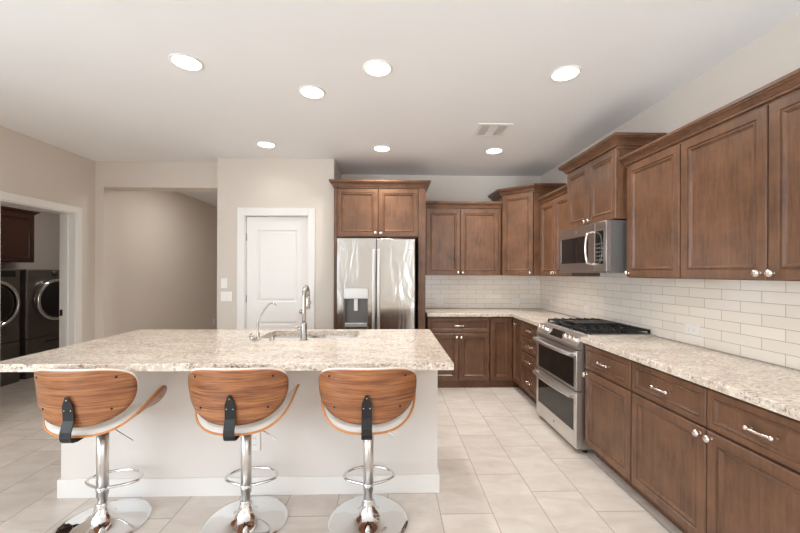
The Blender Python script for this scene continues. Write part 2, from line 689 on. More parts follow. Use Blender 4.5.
def window(name, x0, x1, z0, z1, y, axis='y'):
    w = bpy.data.objects.new(name, None); COL.objects.link(w); w['kind'] = 'structure'
    def bx(bm, a0, a1, b0, b1, c0, c1):
        if axis == 'y':
            box(bm, a0, a1, b0, b1, c0, c1)
        else:
            box(bm, b0, b1, a0, a1, c0, c1)
    bm = B()
    t = .05
    bx(bm, x0, x0 + t, y - .05, y + .0, z0, z1); bx(bm, x1 - t, x1, y - .05, y, z0, z1)
    bx(bm, x0 + t, x1 - t, y - .05, y, z0, z0 + t); bx(bm, x0 + t, x1 - t, y - .05, y, z1 - t, z1)
    bx(bm, (x0 + x1) / 2 - t / 2, (x0 + x1) / 2 + t / 2, y - .05, y, z0 + t, z1 - t)
    obj('window_frame', bm, M['white'], w)
    bm = B(); bx(bm, x0 + t, x1 - t, y - .028, y - .022, z0 + t, z1 - t)
    obj('window_glass', bm, M['pane'], w)


window('added_window_1', -3.5, -1.95, .22, 2.48, YREAR - .03)  # both rear windows are unseen, added to go with the fill lights
window('added_window_2', .95, 2.05, .22, 2.48, YREAR - .03)
window('window_3', -3.5, 1.1, .62, 2.45, XL - .05, 'x')

# laundry doorway trim: casing on the kitchen side and the lined jamb
bm = B()
cw = .075
box(bm, XL, XL + .018, DY0 - cw, DY0, 0, DZ + cw, .004)
box(bm, XL, XL + .018, DY1, DY1 + cw, 0, DZ + cw, .004)
box(bm, XL, XL + .018, DY0, DY1, DZ, DZ + cw, .004)
box(bm, XL - .165, XL + .004, DY0, DY0 + .012, 0, DZ - .012)
box(bm, XL - .165, XL + .004, DY1 - .012, DY1, 0, DZ - .012)
box(bm, XL - .165, XL + .004, DY0, DY1, DZ - .012, DZ)
box(bm, XL - .105, XL - .065, DY1 - .024, DY1 - .012, 0, DZ - .012, .002)
t1 = struct('trim_1', bm, M['white'])
bm = B(); box(bm, XL - .158, XL - .128, DY1 - .016, DY1 - .0121, .90, .97, .001)
obj('strike_plate', bm, M['screw'], t1)

# pantry door
d1 = bpy.data.objects.new('door_1', None); COL.objects.link(d1); d1['kind'] = 'structure'; d1.location = (0, 4.302, 0)
bm = B()
dx0, dx1 = PX0 + .016, PX1 - .016
DP = [(0, .034), (0, .001), (.001, 0)]
# slab built of stiles and rails around two recessed panels
sx = .125
rails = [(0.012, .24), (.815, 1.055), (PZ - .018 - .155, PZ - .018)]
box(bm, dx0, dx0 + sx, 0, .035, .012, PZ - .018, 0)
box(bm, dx1 - sx, dx1, 0, .035, .012, PZ - .018, 0)
for z0, z1 in rails:
    box(bm, dx0 + sx, dx1 - sx, 0, .035, z0, z1, 0)
for z0, z1 in ((.24, .815), (1.055, PZ - .018 - .155)):
    panel_rect(bm, dx0 + sx, dx1 - sx, z0, z1, 0, [(0, .034), (0, .0), (.006, .009), (.022, .009), (.034, .003), (.036, .003)])
obj('door_slab', bm, M['white'], d1)
bm = B()
for s0, s1 in ((PX0 - .082, PX0 + .006), (PX1 - .006, PX1 + .074)):
    box(bm, s0, s1, -.040, -.0225, 0, PZ + .085, .004)
box(bm, PX0 + .006, PX1 - .006, -.040, -.0225, PZ - .006, PZ + .085, .004)
box(bm, PX0 + .0005, PX0 + .013, -.0225, .09, 0, PZ - .0005)
box(bm, PX1 - .013, PX1 - .0005, -.0225, .09, 0, PZ - .0005)
box(bm, PX0 + .013, PX1 - .013, -.0225, .09, PZ - .013, PZ - .0005)
obj('door_casing', bm, M['white'], d1)
for z in (.25, 1.09, 1.82):
    bm = B()
    tube(bm, [(PX0 + .014, -.006, z - .045), (PX0 + .014, -.006, z + .045)], .007, seg=10)
    obj('hinge', bm, M['nickel'], d1)
bm = B()
kx = dx1 - .06
lathe(bm, [(.030, 0), (.030, .006), (.012, .010), (.011, .035), (.022, .042), (.027, .055), (.022, .066), (0, .070)], (kx, 0, .94), '-y', 20)
obj('door_knob', bm, M['nickel'], d1)

# baseboards
def baseboard(name, pts):
    bm = B()
    for x0, x1, y0, y1 in pts:
        box(bm, x0, x1, y0, y1, 0, .11, .003)
    struct(name, bm, M['white'])


baseboard('baseboard_left', [(XL, XL + .013, -4.55, DY0 - cw), (XL, XL + .013, DY1 + cw, 4.48)])
baseboard('baseboard_hall', [(-3.55, -3.537, 4.70, 8.0)])
baseboard('baseboard_pantry', [(-2.02, PX0 - .084, 4.267, 4.28), (PX1 + .076, -.68, 4.267, 4.28)])

# tiled backsplash: thin layer of tile on both kitchen walls
bm = B(); box(bm, XR - .008, XR, 1.15, YB, .9165, 1.50); struct('wall_tile_right', bm, M['tile_right'])
bm = B(); box(bm, .46, XR - .008, YB - .008, YB, .9165, 1.372); struct('wall_tile_back', bm, M['tile_back'])

# ------------------------------------------------------------------ ceiling fixtures
light_labels = [
    'recessed ceiling light over the laundry end of the island',
    'recessed ceiling light over the end of the island toward the range',
    'recessed ceiling light above the island sink, between the two larger island lights',
    'recessed ceiling light in front of the tall brown upper cabinets by the range',
    'small recessed ceiling light in front of the white pantry door',
    'small recessed ceiling light in front of the refrigerator',
    'small recessed ceiling light beside the ceiling air vent']
proto = None
for i, (x, y) in enumerate(LIGHT_SPOTS):
    if proto is None:
        t = thing('recessed_light', light_labels[0], 'ceiling light', (x, y, CEIL), 0, 'recessed lights in the kitchen ceiling')
        bm = B(); lathe(bm, [(.082, -.0005), (.098, -.0005), (.096, -.006), (.084, -.008), (.082, -.004)], (0, 0, 0), 'z', 40)
        obj('trim_ring', bm, M['plastic'], t)
        bm = B(); lathe(bm, [(.0, -.0008), (.083, -.0008), (.083, -.004), (.05, -.0055), (0, -.006)], (0, 0, 0), 'z', 40)
        obj('lens', bm, M['lens'], t)
        proto = t
    else:
        t = copy_tree(proto)
        t.location = (x, y, CEIL)
        t['label'] = light_labels[i]
    a = area('downlight', (x, y, CEIL - .012), (0, 0, 0), .15, .15, LAMP_POWER * LAMP_SHARE[i], LAMP_COLOR, 'DISK', radians(140))

t = thing('air_vent', 'white square louvred air vent in the ceiling', 'air vent', (.95, 3.35, CEIL))
bm = B()
h = .155
prism(bm, [[(-h, -h), (h, -h), (h, h), (-h, h)], [(-.12, -.12), (.12, -.12), (.12, .12), (-.12, .12)][::1]], -.008, -.0005)
obj('frame', bm, M['plastic'], t)
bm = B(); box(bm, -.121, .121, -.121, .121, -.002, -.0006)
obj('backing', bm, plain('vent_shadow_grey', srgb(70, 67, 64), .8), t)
for (x0, x1, y0, y1, along) in ((-.12, -.045, -.12, .12, 'x'), (.045, .12, -.12, .12, 'x'), (-.045, .045, -.12, .12, 'y')):
    n = 5 if along == 'x' else 8
    for k in range(n):
        bm = B()
        if along == 'x':
            cx = x0 + (k + .5) * (x1 - x0) / n
            box(bm, cx - .0045, cx + .0045, y0, y1, -.007, -.002)
        else:
            cy = y0 + (k + .5) * (y1 - y0) / n
            box(bm, x0 + .003, x1 - .003, cy - .011, cy + .011, -.006, -.002)
        obj('slat', bm, M['plastic'], t)

# ------------------------------------------------------------------ cabinetry


def knob(parent, x, y, z, name='knob'):
    bm = B()
    lathe(bm, [(.009, 0), (.009, .003), (.006, .007), (.006, .013), (.0135, .018), (.0178, .023), (.0172, .029), (.0115, .034), (0, .035)], (0, 0, 0), '-y', 20)
    return obj(name, bm, M['pullmetal'], parent, (x, y, z))


def pull(parent, x, y, z, w=.10):
    bm = B()
    h = w / 2
    for s in (-1, 1):
        lathe(bm, [(.009, 0), (.0085, .004), (.006, .010), (.006, .018), (.0098, .021), (.0105, .026), (.009, .032), (.005, .035), (0, .035)], (s * h, 0, 0), '-y', 16)
    tube(bm, smooth_path([(-h, -.026, 0), (-h * .6, -.031, 0), (0, -.034, 0), (h * .6, -.031, 0), (h, -.026, 0)], 5), .0058, seg=10)
    return obj('handle', bm, M['pullmetal'], parent, (x, y, z))


def door(parent, x0, x1, z0, z1, kx=None, kz=None, mat='cab', y=0):
    bm = B(); panel_rect(bm, x0, x1, z0, z1, y, DOOR)
    d = obj('door', bm, M[mat], parent)
    if kx is not None:
        knob(d, kx, y, kz)
    return d


def drawer(parent, x0, x1, z0, z1, mat='cab', y=0, pw=.10):
    bm = B(); panel_rect(bm, x0, x1, z0, z1, y, DRAWER)
    d = obj('drawer', bm, M[mat], parent)
    pull(d, (x0 + x1) / 2, y, (z0 + z1) / 2, pw)
    return d


TOP = .8735      # top of base carcasses; worktop slab sits on it
RR = -pi / 2     # right-wall run: local x runs towards the camera, local y into the wall
BX = 1.505       # door plane of right-hand base run
BYF = 4.35      # door plane of back base run


def base_carcass(t, w, depth, toe=.07, z0=.10):
    bm = B()
    box(bm, 0, w, .0205, depth, z0, TOP, .001)
    obj('carcass', bm, M['cab'], t)
    bm = B()
    box(bm, 0, w, .02 + toe, depth, 0, z0 - .0005)
    obj('toe_kick', bm, M['cab'], t)


BD = XR - .010 - BX
# single-door base beside the range
t = thing('base_cabinet', 'brown base cabinet with one drawer over one door beside the range', 'cabinet', (BX, 2.727, 0), RR, 'brown base cabinets')
w = .525
base_carcass(t, w, BD)
drawer(t, .004, w - .004, .676, .858)
door(t, .004, w - .004, .102, .664, .004 + .026, .634)
# two-drawer two-door base at the near end
t = thing('base_cabinet', 'widest brown base cabinet with two drawers over two doors', 'cabinet', (BX, 2.199, 0), RR, 'brown base cabinets')
w = 1.065
base_carcass(t, w, BD)
drawer(t, .004, w / 2 - .003, .676, .858)
drawer(t, w / 2 + .003, w - .004, .676, .858)
door(t, .004, w / 2 - .003, .102, .664, w / 2 - .030, .634)
door(t, w / 2 + .003, w - .004, .102, .664, w / 2 + .030, .634)
# four-drawer stack between range and corner
t = thing('base_cabinet', 'brown base cabinet with a stack of four drawers between range and corner', 'cabinet', (BX, 4.061, 0), RR, 'brown base cabinets')
w = .535
base_carcass(t, w, BD)
for z0, z1 in ((.704, .858), (.537, .694), (.368, .527), (.104, .358)):
    drawer(t, .004, w - .004, z0, z1, pw=.09)
# corner base: L-shaped body with two doors meeting in the inner corner
t = thing('corner_base_cabinet', 'brown corner base cabinet with two narrow doors meeting in the inner corner', 'cabinet', (BX, BYF, 0))
bm = B()
L = [(-.275, .0205), (.0205, .0205), (.0205, -.287), (BD, -.287), (BD, YB - .01 - BYF), (-.275, YB - .01 - BYF)]
prism(bm, [L], .085, TOP)
obj('carcass', bm, M['cab'], t)
bm = B()
L2 = [(-.275, .03), (.09, .03), (.09, -.287), (BD, -.287), (BD, YB - .01 - BYF), (-.275, YB - .01 - BYF)]
prism(bm, [L2], 0, .0845)
obj('toe_kick', bm, M['cab'], t)
bm = B(); panel_rect(bm, -.272, -.002, .088, .858, 0, DOOR)
obj('door', bm, M['cab'], t)
bm = B(); panel_rect(bm, .002, .284, .102, .858, 0, [(a * .8, b) for a, b in DOOR])
dd = obj('door', bm, M['cab'], t); dd.rotation_euler = (0, 0, RR)
knob(dd, .13, 0, .80)
# back-wall base with one wide drawer
t = thing('base_cabinet', 'brown base cabinet with one wide drawer over two doors beside the refrigerator', 'cabinet', (.462, BYF, 0), 0, 'brown base cabinets')
w = .765
base_carcass(t, w, YB - .010 - BYF, .01, .085)
drawer(t, .006, w - .006, .676, .852)
door(t, .006, w / 2 - .002, .088, .664, w / 2 - .030, .622)
door(t, w / 2 + .002, w - .006, .088, .664, w / 2 + .030, .622)

UX = 1.80


def upper(t, w, depth, z0, z1, doors, mat='cab', stile=.004):
    bm = B(); box(bm, 0, w, .0205, depth, z0, z1, .001)
    obj('carcass', bm, M[mat], t)
    for x0, x1, side in doors:
        kx = {'l': x0 + .028, 'r': x1 - .028, None: None}[side]
        door(t, x0, x1, z0 + .004, z1 - .012, kx, z0 + .036, mat)


def crown(t, path, z, h, o, mat='cab'):
    bm = B(); sweep_profile(bm, path, crown_prof(h, o), z)
    return obj('crown_moulding', bm, M[mat], t)


UG = 'brown upper cabinets'
Z0 = 1.372
ZU = 2.225
UD = XR - .009 - UX
# near double
t = thing('upper_cabinet', 'brown upper cabinet with two wide doors, nearest the camera', 'cabinet', (UX, 2.1835, 0), RR, UG)
w = 1.035
upper(t, w, UD, Z0, ZU, [(.004, w / 2 - .003, 'r'), (w / 2 + .003, w - .004, 'l')])
crown(t, [(0, .0205), (w, .0205)], ZU - .012, .077, .062)
# single beside microwave
t = thing('upper_cabinet', 'brown upper cabinet with one door beside the microwave', 'cabinet', (UX, 2.6895, 0), RR, UG)
w = .505
upper(t, w, UD, Z0, ZU, [(.004, w - .004, 'l')])
crown(t, [(-.03, .0205), (w, .0205)], ZU - .012, .077, .062)
# above the microwave
MX = 1.745
t = thing('upper_cabinet', 'short brown upper cabinet with two doors directly above the microwave', 'cabinet', (MX, 3.501, 0), RR, UG)
w = .772
mz0, mz1 = 1.826, 2.385
upper(t, w, XR - .002 - MX, mz0, mz1, [(.004, w / 2 - .002, 'r'), (w / 2 + .002, w - .004, 'l')])
crown(t, [(0, XR - .002 - MX), (0, .0205), (w, .0205), (w, XR - .002 - MX)], mz1 - .018, .098, .075)
# slim pair between microwave and corner
t = thing('upper_cabinet', 'brown upper cabinet with two narrow doors between microwave and corner cabinet', 'cabinet', (UX, 4.2595, 0), RR, UG)
w = .757
upper(t, w, UD, Z0, ZU, [(.004, w / 2 - .002, 'r'), (w / 2 + .002, w - .004, 'l')])
crown(t, [(.03, .0205), (w, .0205)], ZU - .012, .077, .062)
# diagonal corner
t = thing('corner_upper_cabinet', 'tall brown corner upper cabinet set diagonally with one door', 'cabinet', (1.435, 4.560, 0), -pi / 4)
bm = B()
# local frame: x along the diagonal face, y into the corner
DG = .407
R45 = Matrix.Rotation(pi / 4, 2)
def tol(x, y):
    v = R45 @ Vector((x - 1.435, y - 4.560)); return (v.x, v.y)
wx, wy = XR - .009, YB - .009
plan = [(1.435, 4.560), (1.435 + DG * cos(pi / 4), 4.560 - DG * sin(pi / 4)), (wx, 4.560 - DG * sin(pi / 4)), (wx, wy), (1.435, wy)]
lp = [tol(*p) for p in plan]
lp2 = [(lp[0][0], .0205), (lp[1][0], .0205)] + lp[2:]
cz1 = 2.40
prism(bm, [lp2], Z0, cz1)
obj('carcass', bm, M['cab'], t)
door(t, .004, DG - .004, Z0 + .004, cz1 - .018, DG - .034, Z0 + .036)
crown(t, [lp2[4], lp2[0], lp2[1], lp2[2]], cz1 - .020, .085, .085)
# middle of the back wall
t = thing('upper_cabinet', 'brown upper cabinet with two doors between refrigerator and corner cabinet', 'cabinet', (.445, 4.578, 0), 0, UG)
w = .985
upper(t, w, YB - .009 - 4.578, Z0, 2.225, [(.02, w / 2 - .035, 'r'), (w / 2 - .031, w - .034, 'l')])
crown(t, [(0, .0205), (w, .0205)], 2.213, .101, .06)
# refrigerator surround
t = thing('refrigerator_cabinet', 'brown cabinet with two doors above the refrigerator and tall end panel', 'cabinet', (-.645, 4.20, 0))
w = 1.066
fd = YB - .003 - 4.20
bm = B(); box(bm, 0.03, w - .085, .0205, fd, 1.815, 2.405, .001)
obj('carcass', bm, M['cab'], t)
bm = B(); box(bm, w - .0845, w, .0, fd, 0, 2.405, .002); obj('end_panel', bm, M['cab'], t)
bm = B(); box(bm, 0.0, .0295, .0, fd, 0, 2.405, .002); obj('end_panel', bm, M['cab'], t)
door(t, .034, .508, 1.825, 2.380, .508 - .028, 1.862)
door(t, .514, w - .089, 1.825, 2.380, .514 + .028, 1.862)
crown(t, [(.0, .072), (.0, .0), (w, .0), (w, fd)], 2.386, .085, .055)
# laundry cabinet
t = thing('laundry_cabinet', 'dark brown wall cabinet above the washer and dryer in the laundry', 'cabinet', (-5.15, 3.90, 0), pi / 2)
w = 1.48
upper(t, w, .347, 1.53, 2.22, [(.004, w / 2 - .002, 'r'), (w / 2 + .002, w - .004, 'l')], 'cabdark')
crown(t, [(0, .0205), (w, .0205), (w, .347)], 2.208, .06, .05, 'cabdark')

# ------------------------------------------------------------------ worktops
ST = .8745
ZT = .9145
bm = B(); prism(bm, [[(1.48, 1.121), (XR - .002, 1.121), (XR - .002, 2.739), (1.48, 2.739)]], ST, ZT, .005)
tag(obj('countertop', bm, M['granite']), 'cream granite countertop on the base cabinets nearer the camera than the range', 'countertop', 'cream granite countertops')
bm = B(); prism(bm, [[(.458, 4.325), (1.48, 4.325), (1.48, 3.516), (XR - .002, 3.516), (XR - .002, YB - .002), (.458, YB - .002)]], ST, ZT, .005)
tag(obj('countertop', bm, M['granite']), 'cream granite countertop turning the corner between refrigerator and range', 'countertop', 'cream granite countertops')

# island
IX0, IX1, IY0, IY1 = -2.12, .352, 1.952, 3.115
SX0, SX1, SY0, SY1 = -.975, -.245, 2.695, 3.04
t = thing('kitchen_island', 'white panelled kitchen island with white baseboard under the granite slab', 'kitchen island', (0, 0, 0))
bm = B()
bx0, bx1, by0, by1 = -2.040, .311, 2.303, 3.09
box(bm, bx0, bx1, by0, by0 + .12, 0, TOP)
box(bm, bx0, bx0 + .10, by0 + .12, by1, 0, TOP)
box(bm, bx1 - .10, bx1, by0 + .12, by1, 0, TOP)
obj('knee_wall', bm, M['island'], t)
bm = B()
prism(bm, [[(bx0 - .013, by0 - .013), (bx1 + .013, by0 - .013), (bx1 + .013, by1), (bx1 + .0005, by1), (bx1 + .0005, by0 - .0005), (bx0 - .0005, by0 - .0005), (bx0 - .0005, by1), (bx0 - .013, by1)]], 0, .112, .003)
obj('baseboard', bm, M['white'], t)
bm = B()
box(bm, bx0 + .1005, SX0 - .03, by0 + .1205, by1 - .022, .10, TOP)
box(bm, SX1 + .03, bx1 - .1005, by0 + .1205, by1 - .022, .10, TOP)
box(bm, SX0 - .03, SX1 + .03, by0 + .1205, by1 - .022, .10, .62)
box(bm, bx0 + .1005, bx1 - .1005, by0 + .1205, by1 - .09, 0, .10)
obj('cabinet_body', bm, M['cab'], t)
nd = 4
dw = (bx1 - bx0 - .202) / nd
for k in range(nd):
    x0 = bx0 + .101 + k * dw
    bm = B(); panel_rect(bm, -dw / 2 + .003, dw / 2 - .003, .104, .858, 0, DOOR)
    d = obj('door', bm, M['cab'], t, (x0 + dw / 2, by1, 0)); d.rotation_euler = (0, 0, pi)
    knob(d, (dw / 2 - .03) * (1 if k % 2 else -1), 0, .82)
bm = B()
box(bm, .125, .163, by0 - .006, by0 - .0005, .665, TOP - .0005, .001)
box(bm, .125, .163, by0 - .25, by0 - .0065, TOP - .0065, TOP - .0005, .001)
obj('support_bracket', bm, M['steel'], t)

bm = B()
prism(bm, [[(IX0, IY0), (IX1, IY0), (IX1, IY1), (IX0, IY1)], rrect(SX0, SX1, SY0, SY1, .07)], ST, ZT, .005)
tag(obj('countertop', bm, M['granite']), 'large cream granite countertop on the island with the sink cut into it', 'countertop', 'cream granite countertops')

# undermount double sink
t = thing('sink', 'stainless steel undermount sink set into the island countertop', 'sink', ((SX0 + SX1) / 2, (SY0 + SY1) / 2, .66))
cx, cy = t.location.x, t.location.y
def basin(x0, x1):
    bm = B()
    o = rrect(x0, x1, SY0 - .006 - cy, SY1 + .006 - cy, .07)
    i = rrect(x0 + .008, x1 - .008, SY0 + .002 - cy, SY1 - .002 - cy, .063)
    # walls
    n = len(o)
    zt, zb = ST - .001 - .66, .0
    A = [bm.verts.new((*p, zt)) for p in o]; Bv = [bm.verts.new((*p, zb)) for p in o]
    C = [bm.verts.new((*p, zt)) for p in i]; D = [bm.verts.new((*p, zb + .004)) for p in i]
    for k in range(n):
        k2 = (k + 1) % n
        for q in ((A[k], A[k2], Bv[k2], Bv[k]), (C[k], D[k], D[k2], C[k2]), (A[k], C[k], C[k2], A[k2])):
            f = bm.faces.new(q); f.smooth = True
    bm.faces.new(Bv); bm.faces.new(D[::-1])
    return bm
obj('basin', basin(SX0 - .006 - cx, .02), M['sinksteel'], t)
obj('basin', basin(.021, SX1 + .006 - cx), M['sinksteel'], t)
for x in (-.17, .20):
    bm = B(); lathe(bm, [(.045, 0.0045), (.043, .008), (.03, .006), (0, .006)], (x, 0, 0), 'z', 24)
    obj('drain', bm, M['chrome'], t)

# main faucet
t = thing('kitchen_faucet', 'tall brushed nickel pull-down kitchen faucet in front of the island sink', 'faucet', (-.617, 2.622, ZT))
bm = B(); lathe(bm, [(.027, .0003), (.027, .006), (.0215, .010), (.0215, .118), (.019, .124), (.015, .127)], (0, 0, 0), 'z', 28)
obj('body', bm, M['nickel'], t)
bm = B()
R = .072
pts = [(0, 0, .12), (0, 0, .20), (0, 0, .31)]
pts += [(-.004 * k / 10, R - R * cos(pi * k / 10), .31 + R * sin(pi * k / 10)) for k in range(1, 11)]
pts += [(-.004, 2 * R, .30)]
tube(bm, pts, .0145, seg=16)
obj('spout', bm, M['nickel'], t)
bm = B(); lathe(bm, [(.0150, .305), (.0165, .29), (.0175, .24), (.0175, .215), (.014, .21), (0, .21)], (-.004, 2 * R, 0), 'z', 20)
box(bm, -.003, .019, 2 * R - .008, 2 * R + .008, .245, .275, .003)
obj('spray_head', bm, M['nickel'], t)
bm = B()
tube(bm, [(-.015, 0, .082), (-.042, 0, .082)], .014, seg=14)
tube(bm, smooth_path([(-.04, 0, .082), (-.06, 0, .090), (-.095, 0, .106)], 5), [.0085 - .00025 * i for i in range(11)], seg=10)
obj('lever', bm, M['nickel'], t)

# filtered-water faucet
t = thing('water_filter_faucet', 'small gooseneck filtered-water faucet beside the island sink', 'faucet', (-.948, 2.630, ZT))
bm = B(); lathe(bm, [(.02, .0003), (.02, .004), (.012, .009), (.011, .05), (.008, .058), (.006, .062)], (0, 0, 0), 'z', 20)
obj('body', bm, M['nickel'], t)
bm = B()
tube(bm, smooth_path([(0, 0, .055), (0, 0, .14), (.030, 0.01, .20), (.062, .02, .248), (.085, .027, .262), (.108, .034, .258), (.122, .038, .240)], 6), .0058, seg=12)
obj('spout', bm, M['nickel'], t)
bm = B()
lathe(bm, [(0, -.002), (.012, 0), (.013, .02), (.016, .03), (.016, .05), (.010, .055), (0, .056)], (-.006, 0, .03), Matrix(((0, 0, -1), (0, 1, 0), (1, 0, .0))).to_3x3() @ Matrix.Rotation(radians(-28), 3, 'Y'), 18)
tube(bm, [(-.045, 0, .052), (-.06, -.004, .03), (-.062, -.006, .02)], [.006, .005, .004], seg=10)
obj('lever', bm, M['nickel'], t)
bm = B(); lathe(bm, [(.018, .0003), (.018, .006), (.012, .009), (.012, .014), (.010, .016), (0, .016)], (0, 0, 0), 'z', 20)
o = obj('disposal_button', bm, M['nickel'], None, (-.845, 2.62, ZT))
tag(o, 'small round nickel push button on the island countertop between the two faucets', 'button')

# ------------------------------------------------------------------ logo badge (raised monogram in a ring)


def badge(parent, loc, r, rz=0.0):
    bm = B()
    lathe(bm, [(r, 0), (r, .0015), (r * .86, .0022), (r * .8, .0012), (0, .0012)], (0, 0, 0), '-y', 24)
    o = obj('badge', bm, M['chrome'], parent, loc)
    cu = bpy.data.curves.new('monogram', 'FONT')
    cu.body = 'GE'; cu.size = r * 1.0; cu.align_x = 'CENTER'; cu.align_y = 'CENTER'; cu.extrude = .0004; cu.shear = .3
    tmp = bpy.data.objects.new('monogram', cu)
    COL.objects.link(tmp)
    dg = bpy.context.evaluated_depsgraph_get()
    me = bpy.data.meshes.new_from_object(tmp.evaluated_get(dg))
    bpy.data.objects.remove(tmp)
    me.materials.clear(); me.materials.append(M['titan2'])
    q = bpy.data.objects.new('monogram', me); COL.objects.link(q)
    q.parent = o; q.rotation_euler = (pi / 2, 0, 0); q.location = (0, -.0018, 0)
    return o


# ------------------------------------------------------------------ refrigerator
t = thing('refrigerator', 'stainless steel french-door refrigerator with water dispenser', 'refrigerator', (-.148, 4.01, 0))
W2 = .434
bm = B(); box(bm, -W2, W2, .075, .90, .03, 1.775, .004)
for x in (-.38, .38):
    for y in (.12, .82):
        lathe(bm, [(.025, 0), (.025, .031)], (x, y, 0), 'z', 12)
obj('body', bm, M['greyside'], t)


def fdoor(x0, x1, z0, z1):
    bm = B(); box(bm, x0, x1, 0, .070, z0, z1, .010, 3)
    return bm


# left door has an opening for the dispenser niche: four slabs around it
nx0, nx1, nz0, nz1 = -.359, -.09, .78, 1.23
bm = B()
prof = [(-W2, .0), (-.003, .0)]
def slab(bm, x0, x1, z0, z1):
    box(bm, x0, x1, 0, .070, z0, z1)
slab(bm, -W2, nx0, .70, 1.783); slab(bm, nx1, -.003, .70, 1.783)
slab(bm, nx0, nx1, .70, nz0); slab(bm, nx0, nx1, nz1, 1.783)
bmesh.ops.remove_doubles(bm, verts=bm.verts[:], dist=.0001)
ld = obj('door', bm, M['fridgesteel'], t)
bm = B(); bm.free()
# dispenser: control fascia, dark recess, spigot, tray
bm = B(); box(bm, nx0 + .001, nx1 - .001, .002, .069, 1.112, nz1 - .001, .003)
df = obj('dispenser_panel', bm, M['steel'], ld)
bm = B()
box(bm, nx0 + .001, nx0 + .012, .006, .069, nz0 + .001, 1.111)
box(bm, nx1 - .012, nx1 - .001, .006, .069, nz0 + .001, 1.111)
box(bm, nx0 + .012, nx1 - .012, .063, .069, nz0 + .001, 1.111)
obj('dispenser_recess', bm, M['greyside'], ld)
bm = B(); box(bm, -.248, -.205, .018, .062, 0.975, 1.110, .006)
obj('spigot', bm, M['plastic'], ld)
bm = B(); box(bm, nx0 + .013, nx1 - .013, .001, .062, nz0 + .02, .838, .003)
obj('drip_tray', bm, M['steel'], ld)
rd = obj('door', fdoor(.003, W2, .70, 1.783), M['fridgesteel'], t)
dr = obj('freezer_drawer', fdoor(-W2, W2, .07, .69), M['fridgesteel'], t)


def bar(parent, x, z0, z1):
    bm = B()
    box(bm, x - .015, x + .015, -.058, -.040, z0, z1, .005)
    for z in (z0 + .05, z1 - .05):
        box(bm, x - .010, x + .010, -.041, .0005, z - .02, z + .02, .003)
    obj('handle', bm, M['steel'], parent)


bar(rd, .028, .78, 1.66)
bar(ld, -.028, .78, 1.66)
bm = B()
box(bm, -.42, .42, -.058, -.040, .585, .615, .005)
for x in (-.36, .36):
    box(bm, x - .02, x + .02, -.041, .0005, .59, .61, .003)
obj('handle', bm, M['steel'], dr)
badge(rd, (.372, -.0002, 1.66), .013)

# ------------------------------------------------------------------ range
GX = 1.45
t = thing('range', 'stainless steel gas range with double oven between the base cabinets', 'range', (GX, 3.508, 0), RR)
w = .762
gd = XR - .012 - GX
bm = B()
box(bm, .001, w - .001, .045, gd, .035, .895)
obj('body', bm, M['steel'], t)
for x in (.04, w - .04):
    for y in (.09, gd - .06):
        bm = B(); lathe(bm, [(.018, 0), (.018, .01), (.010, .012), (.010, .036)], (x, y, 0), 'z', 14)
        obj('foot', bm, M['black'], t)


def oven_door(z0, z1, gz0, gz1):
    bm = B()
    x0, x1 = .002, w - .002
    gx0, gx1 = .045, w - .045
    box(bm, x0, gx0, 0, .044, z0, z1, .003); box(bm, gx1, x1, 0, .044, z0, z1, .003)
    box(bm, gx0, gx1, 0, .044, z0, gz0, .0); box(bm, gx0, gx1, 0, .044, gz1, z1, .0)
    d = obj('oven_door', bm, M['steel'], t)
    bm = B(); box(bm, gx0, gx1, .0015, .03, gz0, gz1)
    obj('glass', bm, M['darkglass'], d)
    zc = z1 - .032
    bm = B()
    pts = []
    for k in range(21):
        u = k / 20
        x = .03 + (w - .06) * u
        pts.append((x, -.040 - .022 * (1 - (2 * u - 1) ** 2), zc))
    rings = []
    for p in pts:
        rings.append([bm.verts.new((p[0], p[1] + a, p[2] + b)) for a, b in ((-.008, -.012), (.006, -.016), (.008, .016), (-.008, .012), (-.012, 0))])
    for A, C in zip(rings, rings[1:]):
        for k in range(5):
            f = bm.faces.new((A[k], A[(k + 1) % 5], C[(k + 1) % 5], C[k])); f.smooth = False
    bm.faces.new(rings[0]); bm.faces.new(rings[-1][::-1])
    for x in (.040, w - .040):
        box(bm, x - .014, x + .014, -.046, .0005, zc - .013, zc + .013, .003)
    obj('handle', bm, M['steel'], d)
    return d


oven_door(.487, .800, .508, .735)
od = oven_door(.040, .478, .165, .415)
badge(od, (w / 2, -.0002, .105), .014)
# slanted control panel
bm = B()
pr = [(.0, .810), (.0, .835), (.055, .915), (.09, .915), (.09, .810)]
A = [bm.verts.new((.002, y, z)) for y, z in pr]; C = [bm.verts.new((w - .002, y, z)) for y, z in pr]
for k in range(5):
    bm.faces.new((A[k], A[(k + 1) % 5], C[(k + 1) % 5], C[k]))
bm.faces.new(A); bm.faces.new(C[::-1])
cp = obj('control_panel', bm, M['steel'], t)
sl = Vector((0, .055, .080)).normalized()      # up the slope
nr = Vector((0, -sl.z, sl.y))                  # out of the slope
RM = Matrix((Vector((1, 0, 0)), sl, nr)).transposed()
ct = Vector((0, .0275, .875))
bm = B()
for s in (1,):
    vs = []
    for x, a in ((.265, -.034), (.497, -.034), (.497, .034), (.265, .034)):
        vs.append((x, a))
    lo = [bm.verts.new(Vector((x, 0, 0)) + ct + sl * a + nr * .0003) for x, a in vs]
    hi = [bm.verts.new(Vector((x, 0, 0)) + ct + sl * a + nr * .0018) for x, a in vs]
    for k in range(4):
        bm.faces.new((lo[k], lo[(k + 1) % 4], hi[(k + 1) % 4], hi[k]))
    bm.faces.new(lo[::-1]); bm.faces.new(hi)
obj('display', bm, M['darkglass'], cp)
